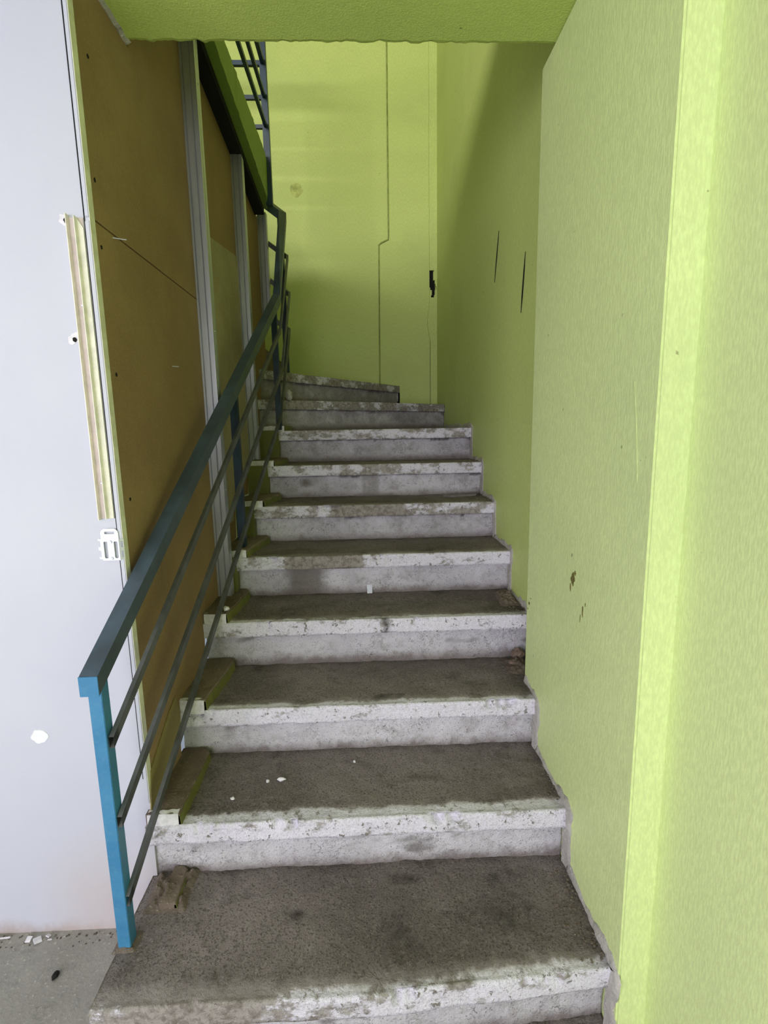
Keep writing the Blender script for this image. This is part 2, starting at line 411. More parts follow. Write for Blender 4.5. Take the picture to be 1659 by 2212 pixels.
# corner chase on the back wall with a broken hole
def chase():
    bm = bmesh.new(); cs = .006; x0, x1, z0, z1 = .521, .580, 1.36, 5.19
    nz = 420; nx = 10; V = []
    def hole(x, z):
        dx = x-.541; dz = z-2.30
        w = .020 if abs(dz) < .065 else 0
        if dz > 0: w = .017 if dz < .10 else 0
        if -.075 < dz < .03: w = .025
        if dz < -.05: w = .012
        return abs(dx+.01*math.sin(dz*30)) < w and -.10 < dz < .105
    zs = [z0+(z1-z0)*i/nz for i in range(nz+1)]
    for z in zs:
        bulge = -.016*math.exp(-((z-2.02)/.09)**2); row = []
        for i in range(nx+1):
            x = x0+(x1-x0)*i/nx
            if i == 0: x += bulge+.002*fn(0, 0, z, 8)+(.03 if z < 1.9 else 0)*min(1, (1.9-z)/.12)
            row.append(bm.verts.new((x, YB-.022+.003*fn(x, 0, z, 12), z)))
        V.append(row)
    for j in range(nz):
        for i in range(nx):
            c = (V[j][i].co+V[j+1][i+1].co)/2
            if not hole(c.x, c.z): bm.faces.new((V[j][i], V[j][i+1], V[j+1][i+1], V[j+1][i]))
    g = bmesh.ops.extrude_face_region(bm, geom=bm.faces[:])
    for v in [q for q in g['geom'] if isinstance(q, bmesh.types.BMVert)]: v.co.y = YB-.0005
    return bm
struct('trim_6', chase(), M['green_smooth'])
bm = B((.523, YB-.0035, 2.18), (.566, YB-.001, 2.42)); struct('trim_7', bm, M['void'])

# ------------------------------------------------------------------ staircase
def nose_y(k, x):
    if k == 0: return .913-.06*max(0, .5-max(x, 0)) if x < .5 else .913
    if k <= 7: return Y0+k*TR
    if k == 8: return 2.955+(x+.449)*(3.735-2.955)/(.583+.449)
    if k == 9: return 3.13+(x+.447)*(4.157-3.13)/(.278+.447)
TL = {-1: -.17, 0: 0, 1: .169, 2: .337, 3: .514, 4: .684, 5: .850, 6: 1.014, 7: 1.186, 8: 1.36, 9: 1.53}
stairs = thing('staircase', 'worn concrete staircase with flaking white painted nosings rising between the partition and green wall', 'staircase', (0, Y0, 0))

def gs2(x, y, cx, cy_, rx, ry): return math.exp(-((x-cx)/rx)**2-((y-cy_)/ry)**2)
def band(x, a, b, s=.03): return max(0, min(1, (x-a)/s))*max(0, min(1, (b-x)/s))
def wear_at(k, x, y, v):
    g = {8: .5, 9: .6, 7: .35, 6: .3, 5: .3, 4: .15, 3: .12, 2: .05, 1: .1, 0: .2}.get(k, .2); so = 0; wr = {0: .10, 1: .25, 2: .12, 3: .12, 4: .02}.get(k, 0)
    ns = v > -NH-.003
    if k == 4: g = max(g, band(x, -.36, .0, .06)*.95 if ns else band(x, -.40, -.12, .09)*.9)
    if k == 5 and ns: g = max(g, band(x, -.22, .22, .08)*.85)
    if k == 6: g = max(g, band(x, -.05, .08)*.6)
    if k == 6 and not ns: g = max(g, gs2(x, v, -.31, -.12, .04, .03))
    if k == 9 and ns: g = .5
    if k >= 5 and -.092-.012*fn(x, k, 0, 6) < v < -NH-.001: so = .75 if k < 8 else .5  # darker band just below the nose on the upper steps
    if k == 0 and v > -.06: g = max(g, .72*max(0, min(1, (.1-x)/.45))); wr *= max(.1, min(1, (x+.5)/.8))
    if k == 0 and v > 0:
        so = max(gs2(x, y, .075, 1.16, .035, .022), gs2(x, y, .345, 1.15, .05, .03), .6*gs2(x, y, .055, 1.01, .045, .12), .8*gs2(x, y, -.2, 1.075, .018, .01), .5*gs2(x, y, .3, 1.05, .1, .05))
    if k == 3: so = max(gs2(x, y, .054, 1.715, .013, .013), gs2(x, v, .056, -.02, .004, .03))
    if k == 1 and v > 0: so = .5*gs2(x, y, .17, 1.33, .06, .015)+.4*gs2(x, y, .42, 1.25, .03, .02)
    if k in (2, 3) and v > 0: so = max(so, .7*max(0, min(1, (x-.46)/.06)))
    if k in (0, 1) and v > 0: so = max(so, .55*max(0, min(1, (x-.47)/.04)))
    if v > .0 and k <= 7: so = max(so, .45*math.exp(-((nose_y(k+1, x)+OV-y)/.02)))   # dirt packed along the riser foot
    if k == 0 and x < -.5 and v < .02: g = .6
    return g, so, wr
def step(k):
    zt = TL[k]; zb = TL.get(k-1, zt-RI)
    xl = {0: -.607, 1: -.600, 2: -.598, 3: -.594, 4: -.592, 5: -.585, 6: -.585, 7: -.60, 8: -.60, 9: -1.6}.get(k, -.607)
    if k == 0: xl = -.604
    xr = XP-.0008 if k <= 1 else XR-.0008
    if k == 2: xr = XP+.03
    if k == 9: xr = .279
    if k == -1: xr = XP-.0008
    nx = 190 if k < 5 else 150
    dz = .007 if k < 5 else .010
    ris = [i*(zt-NH-zb)/max(1, round((zt-NH-zb)/dz)) for i in range(round((zt-NH-zb)/dz)+1)]
    V = []
    bm = bmesh.new(); uvs = {}
    nt = 42 if k < 5 else 26
    for i in range(nx+1):
        x = xl+(xr-xl)*i/nx; y0 = nose_y(k, x) if k >= 0 else Y0-TR
        yb = nose_y(k+1, x)+OV if k < 9 else YB
        yb = min(yb+.014, YB); y0 = min(y0, YB-.001)
        seq = []   # (y, z, v, kind)
        for h in [-.02]+ris: seq.append((y0+OV, zb+h, -(zt-zb)+h-.03, 0))
        for q in (.5, 1): seq.append((y0+OV*(1-q), zt-NH, -NH-.002*(1-q), 1))
        for q in (.14, .3, .5, .7, .85): seq.append((y0, zt-NH*(1-q), -NH*(1-q), 2))
        seq.append((y0+.0015, zt-.003, -.004, 2)); seq.append((y0+.006, zt, .001, 3))
        for j in range(1, nt+1):
            q = (j/nt)**1.15; yy = y0+.006+(yb-y0-.006)*q; seq.append((yy, zt, .001+yy-y0, 4))
        row = []
        lowf = .004*fn(x, k*7, 0, 4)
        for (y, z, v, kd) in seq:
            n1 = fn(x, y, z+k, 16); n2 = fn(x, y*1.3, z*1.6+k, 55)
            if kd == 0: y2 = y+.004*n1+.0022*n2+lowf*.5; z2 = z
            elif kd == 1: y2 = y+.003*n1; z2 = z+.0015*n1
            elif kd == 2:
                y2 = y+.003*n1+.0018*n2+lowf; z2 = z
                ch = fn(x, k*3.7, 0, 9)+.5*fn(x, k, 2, 40)
                if q_near(z, zt) and ch > .34: y2 += (ch-.34)*.05; z2 -= (ch-.34)*.022
            elif kd == 3:
                ch = max(0, fn(x, k*3.7, 0, 9)+.5*fn(x, k, 2, 40)-.34)
                y2 = y+.003*n1+lowf+ch*.05; z2 = z-.001-ch*.03
            else:
                y2 = y; z2 = z+.0028*n1*min(1, v/.03)+.0012*n2-.003*math.exp(-v/.05)
                if k < 4: z2 -= .004*math.exp(-((v-.13)/.07)**2)*(.5+fn(x, k, 0, 3))
            vt = bm.verts.new((x, min(y2, YB), z2)); row.append(vt); uvs[vt] = (x, v)
        V.append(row)
    bm.verts.index_update()
    uvl = bm.loops.layers.uv.new('UVMap')
    for a, b in zip(V, V[1:]):
        for i in range(len(a)-1):
            f = bm.faces.new((a[i], a[i+1], b[i+1], b[i])); f.smooth = True
            for lp in f.loops: lp[uvl].uv = uvs[lp.vert]
    # closing body under the surface
    def cap(row):
        bot = bm.verts.new((row[-1].co.x, row[-1].co.y, zb-.03)); b2 = bm.verts.new((row[0].co.x, row[0].co.y, zb-.03))
        uvs[bot] = (0, -.12); uvs[b2] = (0, -.12)
        f = bm.faces.new([b2]+row+[bot])
        for lp in f.loops: lp[uvl].uv = (lp.vert.co.x, -.12)
        return b2, bot
    a1, a2 = cap(V[0]); c1, c2 = cap(V[-1])
    for quad in ([V[0][0], a1, c1, V[-1][0]], [V[0][-1], a2, c2, V[-1][-1]], [a1, a2, c2, c1]):
        pass
    me_name = 'step'
    off = stairs.location
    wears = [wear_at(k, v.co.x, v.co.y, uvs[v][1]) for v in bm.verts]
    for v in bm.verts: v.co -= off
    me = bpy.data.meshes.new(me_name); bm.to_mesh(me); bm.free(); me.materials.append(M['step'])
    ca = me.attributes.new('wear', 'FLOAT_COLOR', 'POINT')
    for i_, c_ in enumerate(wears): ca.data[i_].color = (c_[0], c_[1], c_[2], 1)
    for p_ in me.polygons: p_.use_smooth = True
    o = bpy.data.objects.new(me_name, me); COL.objects.link(o); o.parent = stairs
    return o
def q_near(z, zt): return z > zt-.022
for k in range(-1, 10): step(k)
# two further winders turning left behind the partition
for k, x in ((10, -.62), (11, -.92), (12, -1.22), (13, -1.52), (14, -1.82), (15, -2.12)):
    bm = B((-3.05, 3.10, 1.3), (x, YB, 1.53+RI*(k-9)), .004)
    part('step', bm, M['curb'], stairs)

# curb blocks along the left of each tread
def curb(k, xi0, xi1, y0, y1, h, xl, white=True):
    bm = bmesh.new(); n = 26; z = TL[k]; V = []
    for i in range(n+1):
        q = i/n; y = y0+(y1-y0)*q; xi = xi0+(xi1-xi0)*q+.004*fn(0, y, k, 30)+(.012*max(0, (q-.85)/.15) if False else 0)
        hh = h*(1+.18*fn(1, y, k, 14)); rr = .003
        prof = [(xl, z-.01), (xl, z+hh), (xl+(xi-xl)*.33, z+hh+.003*fn(1, y, k, 30)), (xl+(xi-xl)*.66, z+hh+.003*fn(2, y, k, 30)), (xi-rr, z+hh), (xi, z+hh-rr), (xi+.003, z-.01)]
        if q > .93:
            prof = [(a if a == xl else a-(.014*(q-.93)/.07), b) for a, b in prof]
        V.append([bm.verts.new((a, y, b)) for a, b in prof])
    for a, b in zip(V, V[1:]):
        for j in range(len(a)): bm.faces.new((a[j], a[(j+1) % len(a)], b[(j+1) % len(b)], b[j]))
    bm.faces.new(V[0]); bm.faces.new(V[-1])
    o = part('curb_block', bm, M['curb'], stairs)
    # the right-hand flank shows green paint, the front end white
    fl = bmesh.new(); Vf = []
    for i in range(n+1):
        q = i/n; y = y0+(y1-y0)*q; s = .014*max(0, (q-.93)/.07)
        xi = xi0+(xi1-xi0)*q+.004*fn(0, y, k, 30)-s; hh = h*(1+.18*fn(1, y, k, 14))
        jj = .004*fn(3, y, k, 60)
        Vf.append([fl.verts.new((xi+.0045, y, z-.004)), fl.verts.new((xi+.0012, y, z+hh-.007+jj)), fl.verts.new((xi-.004, y, z+hh-.007+jj)), fl.verts.new((xi-.004, y, z-.004))])
    for a, b in zip(Vf, Vf[1:]):
        for j in range(4): fl.faces.new((a[j], a[(j+1) % 4], b[(j+1) % 4], b[j]))
    fl.faces.new(Vf[0]); fl.faces.new(Vf[-1])
    p_ = part('curb_paint', fl, M['olive_paint'], stairs); p_['label'] = 'flank of a curb block painted green'
    if white:
        wv = bmesh.new(); nx = 16; W = []
        for i in range(nx+1):
            x = xl+.004+(xi0-.003-xl-.004)*i/nx; top = z+h*(.97+.1*fn(x, k, 0, 30))-.001
            W.append([wv.verts.new((x, y0-.003+.002*fn(x, k, 3, 40), z-.012)), wv.verts.new((x, y0-.003+.002*fn(x, k, 1, 40), z+h*.5)), wv.verts.new((x, y0-.002, top)), wv.verts.new((x, y0+.012+.01*fn(x, k, 4, 50), top+.0022))])
        for a, b in zip(W, W[1:]):
            for j in range(3): wv.faces.new((a[j], a[j+1], b[j+1], b[j]))
        g = bmesh.ops.extrude_face_region(wv, geom=wv.faces[:])
        bmesh.ops.translate(wv, verts=[q for q in g['geom'] if isinstance(q, bmesh.types.BMVert)], vec=(0, .002, -.001))
        wp = part('curb_end', wv, M['chip'], stairs); wp['label'] = 'white painted front end of a curb block'
curb(0, -.503, -.508, 1.10, 1.209, .022, -.545, False)
curb(1, -.511, -.512, 1.187, 1.465, .032, -.598)
curb(2, -.515, -.492, 1.450, 1.735, .034, -.596)
curb(3, -.508, -.488, 1.715, 2.000, .034, -.592)
curb(4, -.490, -.448, 1.985, 2.262, .030, -.590)
curb(5, -.468, -.430, 2.245, 2.52, .028, -.583)
curb(6, -.458, -.430, 2.51, 2.79, .026, -.583)
curb(7, -.440, -.425, 2.775, 2.93, .026, -.583)

# rubble-strewn broken ledge at the left end of the first tread
def heap(x0, x1, y0, y1, z, h, seed, nx=26, ny=26):
    bm = bmesh.new(); V = []
    for i in range(nx+1):
        row = []
        for j in range(ny+1):
            a = i/nx; b = j/ny; e = min(a, 1-a, b, 1-b)*5; e = max(0, min(1, e))
            x = x0+(x1-x0)*a; y = y0+(y1-y0)*b
            e *= max(0, min(1, .75+.8*fn(x, y, seed, 16)))
            zz = z-.004+e*(h*(.6+.4*fn(x, y, seed, 22))+.45*h*fn(x, y, seed, 70))
            row.append(bm.verts.new((x, y, zz)))
        V.append(row)
    for i in range(nx):
        for j in range(ny): bm.faces.new((V[i][j], V[i+1][j], V[i+1][j+1], V[i][j+1]))
    return bm
tag(link('mortar_heap', heap(-.592, -.475, 1.09, 1.218, 0, .046, 5), M['rubble']), 'crumbled mortar heap in the left corner of the lowest full tread beside the post', 'rubble')
tag(link('mortar_heap', heap(-.575, -.545, 1.185, 1.225, .12, .03, 8), M['rubble']), None)
bpy.data.objects.remove(bpy.data.objects['mortar_heap.001'])

tag(link('rubble_heap', heap(.47, .576, 1.60, 1.742, TL[2], .030, 15), M['rubble']), 'dark rubble heap in the right corner of the third tread against the wall', 'rubble')
tag(link('rubble_heap', heap(.50, .576, 1.80, 2.0, TL[3], .028, 19), M['rubble']), 'dark rubble heap in the right corner of the fourth tread, behind the pier edge', 'rubble')
# unpainted mortar fringe where the steps meet the right-hand walls
def profile(k0, k1, x):
    P = []
    for k in range(k0, k1+1):
        y = nose_y(k, x) if k >= 0 else Y0-TR; zt = TL[k]; zb = TL.get(k-1, zt-RI); yn = min(YB, nose_y(k+1, x)) if k < 9 else YB
        for q in [i/14 for i in range(15)]: P.append((y-.001, zb+(zt-zb)*q, -1, .25))
        for q in [i/22 for i in range(1, 22)]: P.append((y+(yn-y)*q, zt, -.1, 1))
    return P
def fringe(k0, k1, x, y_lo, y_hi, seed):
    bm = bmesh.new(); P = [p for p in profile(k0, k1, x) if y_lo <= p[0] <= y_hi]; V = []
    for i, (y, z, a, b) in enumerate(P):
        w_ = .026*(.75+.9*fn(y, z, seed, 9)+.5*fn(y, z, seed, 40)); w_ = max(.008, w_)
        d = Vector((a, b)).normalized()*w_
        inn = Vector((y, z))-Vector((a, b)).normalized()*.015
        bx = x-.003-.006*abs(fn(y, z, seed, 30))
        V.append([bm.verts.new((bx-.004, inn.x, inn.y)), bm.verts.new((bx, y+d.x*.4, z+d.y*.4)), bm.verts.new((x-.0015, y+d.x, z+d.y)), bm.verts.new((x+.002, y+d.x, z+d.y))])
    for a, b in zip(V, V[1:]):
        for j in range(3): bm.faces.new((a[j], a[j+1], b[j+1], b[j]))
    return bm
part('mortar_fringe', fringe(0, 2, XP, .80, 1.572, 2), M['mortar'], stairs, True)
part('mortar_fringe', fringe(3, 8, XR, 1.58, 3.73, 4), M['mortar'], stairs, True)
# olive painted skirting patches behind the curb at the upper steps
for k, xe in ((4, -.533), (5, -.512), (6, -.492), (7, -.475)):
    y = nose_y(k, -.5); bm = bmesh.new()
    prism(bm, [(-.59, TL[k]-RI), (xe, TL[k]-RI), (xe+.004, TL[k]-.09), (xe, TL[k]+.002), (-.59, TL[k]+.002)], 'y', y-.006, y+.03)
    p_ = part('painted_end', bm, M['olive_paint'], stairs); p_['label'] = 'green painted left end of a step'

# ------------------------------------------------------------------ partition: fibreboard panels on steel studs
XB = -.592
def bottom(y):
    k = int((y-Y0)//TR); k = max(0, min(8, k)); return TL[k]+.03
def panel(name, y0, y1, z0, z1, mat, th=.009, x=XB, step_bottom=True, seed=0):
    ys = [y0+(y1-y0)*i/40 for i in range(41)]; low = []
    for y in ys:
        zb = z0 if z0 is not None else bottom(y)+.006*fn(y, seed, 0, 30)
        low.append((y, zb))
    pts = low+([(y1, slab_z(y1)-.012), (y0, slab_z(y0)-.012)] if z1 > 2.3 else [(y1, z1), (y0, z1)])
    return link(name, prism(bmesh.new(), pts, 'x', x-th, x), mat)
PG = 'fibreboard panels of the partition'
tag(link('fibreboard_panel', prism(bmesh.new(), [(1.22, 1.652), (1.915, 1.652), (1.915, slab_z(1.915)-.012), (1.495, slab_z(1.5)-.012), (1.495, 2.165), (1.22, 2.165)], 'x', XB-.009, XB), M['board']), 'upper brown fibreboard panel between the white drywall and the nearest steel stud, above the seam', 'board', PG)
tag(panel('fibreboard_panel', 1.22, 1.915, None, 1.648, M['board'], seed=1), 'tall lower brown fibreboard panel behind the blue handrail, nearest the camera', 'board', PG)
tag(panel('fibreboard_panel', 1.918, 2.565, None, 2.41, M['board'], seed=2), 'brown fibreboard panel between the nearest and the middle steel stud', 'board', PG)
tag(panel('fibreboard_panel', 2.568, 3.15, None, 2.41, M['board'], seed=3), 'dark brown fibreboard panel between the middle and the farthest steel stud', 'board', PG)
# olive sheet screwed on between the studs
pts = [(1.93, .80), (2.18, .80), (2.24, .97), (2.52, 1.0), (2.560, 1.15), (2.60, 1.99), (2.575, 2.0), (2.09, 1.925), (1.945, 1.90)]
tag(link('offcut_sheet', prism(bmesh.new(), pts, 'x', XB+.001, XB+.006), M['olive']), 'pale olive sheet with slanted top fixed between the nearest and middle studs', 'board')
pts = [(1.20, .20), (1.235, .20), (1.30, .215), (1.36, .24), (1.42, .25), (1.44, .34), (1.415, .40), (1.37, .385), (1.30, .345), (1.22, .30)]
tag(link('patch_sheet', prism(bmesh.new(), pts, 'x', XB+.001, XB+.004), M['ochre']), 'small ochre sheet patch at the bottom of the near fibreboard beside the second step', 'board')

def stud(y, z0, z1, label):
    t = thing('metal_stud', label, 'stud', (-.566, y, z0), 'steel studs of the partition')
    xl, xr, d = XB+.001, -.541, .042
    web = [(xl, 0), (xl+.006, 0), (xl+.0085, .004), (xl+.011, 0), (xl+.030, 0), (xl+.0325, .004), (xl+.035, 0), (xr, 0)]
    path = [(xl+.006, d), (xl, d)]+web+[(xr, d*.3), (xr-.0015, d*.38), (xr, d*.46), (xr, d), (xr-.007, d)]
    bm = bmesh.new(); th = .0009
    A = [bm.verts.new((x, y+yy, z0)) for x, yy in path]; C_ = [bm.verts.new((x, y+yy, z1)) for x, yy in path]
    for i in range(len(path)-1): bm.faces.new((A[i], A[i+1], C_[i+1], C_[i]))
    o = part('channel', bm, M['galv'], t)
    md = o.modifiers.new('thick', 'SOLIDIFY'); md.thickness = th; md.offset = 0
    for z in (z0+.12, z0+.42, (z0+z1)/2, z1-.2):
        s = bmesh.new(); bmesh.ops.create_cone(s, cap_ends=True, segments=12, radius1=.0035, radius2=.003, depth=.002)
        bmesh.ops.rotate(s, verts=s.verts, matrix=Matrix.Rotation(math.pi/2, 3, 'Y')); bmesh.ops.translate(s, verts=s.verts, vec=(xr+.0012, y+.022, z))
        part('screw', s, M['galv'], t)
    return t
stud(1.905, .545, slab_z(1.905)-.004, 'nearest galvanised steel stud of the partition, standing on the fourth curb block')
stud(2.545, 1.045, slab_z(2.56)-.004, 'middle galvanised steel stud, partly behind the handrail')
stud(3.100, 1.82, 2.41, 'farthest and shortest galvanised steel stud, just left of the handrail bend')
bm = prism(bmesh.new(), [(1.495, slab_z(1.495)-.034), (3.04, slab_z(3.04)-.034), (3.04, slab_z(3.04)-.001), (1.495, slab_z(1.495)-.001)], 'x', XB, -.538); tag(link('ceiling_track', bm, M['void']), 'metal track in painted shade under the upper slab holding the stud tops', 'track')  # near-black colour stands for the shade around the track

# ------------------------------------------------------------------ stair railing
rl = thing('stair_railing', 'blue steel stair railing with three thin bars climbing along the left side of the stairs', 'railing', (-.587, 1.025, 0))
hand = [(-.573, .968, .676), (-.452, 2.795, 1.868), (-.455, 3.165, 2.413), (-1.35, 3.165, 3.06)]
hb = part('handrail', bar(hand, .038, .036, .0015), M['rail'], rl); hb['label'] = 'wide slate blue top rail'
cap_ = B((-.5925, .9655, .6545), (-.5535, .9678, .6975), .0006); part('end_cap', cap_, M['blue'], hb)['label'] = 'bright blue end plate'
hb.children[0].location = (0, 0, 0)
def lin(p, q, y): t = (y-p[1])/(q[1]-p[1]); return tuple(p[i]+(q[i]-p[i])*t for i in range(3))
def post(x, y, z0, z1, lean=0):
    return bar_v((x, y), z0, z1)
def bar_v(c, z0, z1, w=.029, d=.030):
    return B((c[0]-w/2, c[1]-d/2, z0), (c[0]+w/2, c[1]+d/2, z1), .0012)
part('post', bar_v((-.589, 1.026), .0, .70), M['blue'], rl)
part('post', bar_v((-.520, 2.050), .71, 1.352), M['dark_blue'], rl)
part('post', bar_v((-.468, 2.775), 1.19, 1.84), M['dark_blue'], rl)
part('post', bar_v((-.470, 3.16), 1.53, 2.40), M['dark_blue'], rl)
nears = [(-.5655, 1.012, .522), (-.5675, 1.012, .328), (-.571, 1.012, .124)]
kinks = [(-.437, 2.762, 1.705), (-.438, 2.762, 1.500), (-.455, 2.762, 1.262)]
tops = [(-.4385, 3.170, 2.191), (-.4365, 3.170, 1.985), (-.445, 3.170, 1.779)]
for a, b, c in zip(nears, kinks, tops):
    part('rail_bar', bar([a, b, c, (c[0]-.9, c[1], c[2]+.64)], .0105, .021, 0, True), M['bar'], rl)
# base plinth of mortar round the first post
part('base_mortar', heap(-.615, -.56, 1.0, 1.055, .0, .014, 9, 16, 16), M['rubble'], rl)

# upper landing railing
ur = thing('landing_railing', 'dark blue level railing on the upper landing above the green slab edge', 'railing', (-.497, 3.0, 2.655))
part('post', bar_v((-.497, 3.0), 2.40, 3.62, .034, .03), M['dark_blue'], ur)
part('post', bar_v((-.497, 1.62), 2.655, 3.62, .034, .03), M['dark_blue'], ur)
for z, h, wd in ((2.79, .018, .016), (2.93, .020, .016), (3.09, .022, .02), (3.26, .018, .016), (3.42, .018, .016)):
    part('rail_bar', bar([(-.497, 1.55, z), (-.497, 3.0, z), (-2.9, 3.0, z)], wd, h), M['dark_blue'], ur)
part('handrail', bar([(-.497, 1.55, 3.62), (-.497, 3.0, 3.62), (-2.9, 3.0, 3.62)], .045, .04), M['dark_blue'], ur)

# ------------------------------------------------------------------ things fixed on the walls
# coated metal profile left on the drywall edge
def channel():
    t = thing('metal_profile', 'cream metal edge profile fixed upright on the white drywall above the bracket', 'profile', (-0.6196, YW, 0.9825))
    part('back_plate', B((-0.6372, YW-.0018, 0.9825), (-0.6053, YW-.0003, 1.6464)), M['beige'], t)
    part('flange', B((-0.6384, YW-.013, 0.9795), (-0.6364, YW-.0003, 1.6524), .0003), M['cream'], t)
    part('flange', B((-0.619, YW-.016, 0.9825), (-0.6172, YW-.0003, 1.6464), .0003), M['cream'], t)
    part('cover_strip', prism(bmesh.new(), [(-0.6172, 0.9825), (-0.6053, 0.9825), (-0.6053, 1.6244), (-0.6172, 1.6444)], 'y', YW-.005, YW-.0018), M['cream'], t)
    for z in (1.4645, 1.0666):
        s = bmesh.new(); bmesh.ops.create_cone(s, cap_ends=True, segments=14, radius1=.0028, radius2=.002, depth=.002)
        bmesh.ops.rotate(s, verts=s.verts, matrix=Matrix.Rotation(math.pi/2, 3, 'X')); bmesh.ops.translate(s, verts=s.verts, vec=(-0.6264, YW-.0026, z)); part('screw', s, M['galv'], t)
channel()

def plate_holes(x0, x1, z0, z1, y, th, holes, corner=0, nx=50, nz=60):
    bm = bmesh.new(); V = [[bm.verts.new((x0+(x1-x0)*i/nx, y, z0+(z1-z0)*j/nz)) for j in range(nz+1)] for i in range(nx+1)]
    for i in range(nx):
        for j in range(nz):
            cx = x0+(x1-x0)*(i+.5)/nx; cz = z0+(z1-z0)*(j+.5)/nz; bad = False
            for (hx, hz, hw, hh) in holes:
                r = min(hw, hh)*.6; dx = max(0, abs(cx-hx)-(hw-r)); dz = max(0, abs(cz-hz)-(hh-r))
                if dx*dx+dz*dz < r*r: bad = True
            if corner:
                for qx, sx_ in ((x0+corner, -1), (x1-corner, 1)):
                    if (cx-qx)*sx_ > 0 and cz > z1-corner and (cx-qx)**2+(cz-z1+corner)**2 > corner**2: bad = True
            if not bad: bm.faces.new((V[i][j], V[i+1][j], V[i+1][j+1], V[i][j+1]))
    for v in [v for v in bm.verts if not v.link_faces]: bm.verts.remove(v)
    g = bmesh.ops.extrude_face_region(bm, geom=bm.faces[:])
    bmesh.ops.translate(bm, verts=[q for q in g['geom'] if isinstance(q, bmesh.types.BMVert)], vec=(0, th, 0)); return bm
def bracket():
    t = thing('mounting_bracket', 'white slotted metal bracket screwed to the drywall below the cream profile', 'bracket', (-0.6196, YW, 0.8791))
    part('plate', plate_holes(-0.64, -0.5985, 0.8802, 0.9575, YW-.007, .0015, [(-0.619, 0.9478, .0115, .0032), (-0.6304, 0.9063, .0048, .0205), (-0.6065, 0.9063, .0044, .0205)], .0115), M['white_metal'], t)
    for x, w_, nm in ((-0.6491, .009, -1), (-0.594, .0045, 1)):
        bm = plate_holes(x-w_ if nm < 0 else x-.0045, x+w_ if nm < 0 else x+.005, 0.8825, 0.9325, YW-.010 if nm > 0 else YW-.0035, .0012, [(x, 0.92, w_*.5, .008), (x, 0.8961, w_*.5, .008)], 0, 20, 40)
        bmesh.ops.rotate(bm, verts=bm.verts, cent=(x-nm*.004, YW-.005, 0.9075), matrix=Matrix.Rotation(nm*.5, 3, 'Z'))
        part('side_tab', bm, M['white_metal'] if nm < 0 else M['galv'], t)
    for z in (0.9257, 0.8853):
        s = bmesh.new(); bmesh.ops.create_cone(s, cap_ends=True, segments=16, radius1=.004, radius2=.003, depth=.003)
        bmesh.ops.rotate(s, verts=s.verts, matrix=Matrix.Rotation(math.pi/2, 3, 'X')); bmesh.ops.translate(s, verts=s.verts, vec=(-0.6179, YW-.0085, z)); part('screw', s, M['galv'], t)
bracket()
def blob(cx, cz, rx, rz, y, seed, axis='y', th=.0012, n=28, amp=.3):
    pts = []
    for i in range(n):
        a = 2*math.pi*i/n; k = 1+amp*noise.noise(Vector((math.cos(a)*1.5+seed*5, math.sin(a)*1.5, seed)))
        pts.append((cx+rx*k*math.cos(a), cz+rz*k*math.sin(a)))
    return prism(bmesh.new(), pts, axis, y-th, y)
def crater(x, z, r, label):
    t = thing('wall_hole', label, 'hole', (x, YW, z))
    part('torn_rim', blob(x, z, r*2.0, r*1.9, YW+.0002, z*7, amp=.7), M['chip'], t)
    part('dark_opening', blob(x+r*.35, z-.002, r*.8, r*.85, YW-.0012, z*3), M['void'], t)
crater(-0.6446, 1.643, .0062, 'upper screw hole with a torn rim in the drywall left of the cream profile top')
crater(-0.6537, 1.394, .0062, 'lower ragged screw hole in the white drywall, beside the profile middle')
tag(link('filler_patch', blob(-0.8515, 0.4221, .0185, .0195, YW, 4, amp=.35), M['white_metal']), 'round white filler patch on the drywall left of the blue post', 'patch')
# nail and staple in the fibreboard
def nail(p, q, label):
    bm = bmesh.new(); d = Vector(q)-Vector(p)
    bmesh.ops.create_cone(bm, cap_ends=True, segments=8, radius1=.0013, radius2=.0013, depth=d.length)
    bmesh.ops.rotate(bm, verts=bm.verts, matrix=d.to_track_quat('Z', 'Y').to_matrix()); bmesh.ops.translate(bm, verts=bm.verts, vec=(Vector(p)+Vector(q))/2)
    tag(link('nail', bm, M['galv']), label, 'nail')
nail((XB-.004, 1.305, 1.642), (XB+.028, 1.315, 1.640), 'small bright nail sticking out of the fibreboard at the horizontal seam')
nail((XB-.004, 1.62, 1.385), (XB+.018, 1.625, 1.383), 'small nail in the middle of the near fibreboard, below the seam')
for i, (y, z) in enumerate(((1.245, 1.74), (1.245, 1.60), (1.255, 1.32), (1.262, 1.02), (1.27, 2.0))):
    o = tag(link('screw_hole', blob(y, z, .0035, .0045, XB+.0012, i, 'x'), M['void']), ('dark screw hole in the fibreboard near the drywall edge, %s' % ('just above the seam', 'just below the seam', 'level with the lower drywall hole', 'level with the bracket', 'nearest the ceiling')[i]), 'hole', 'screw holes in the near fibreboards')

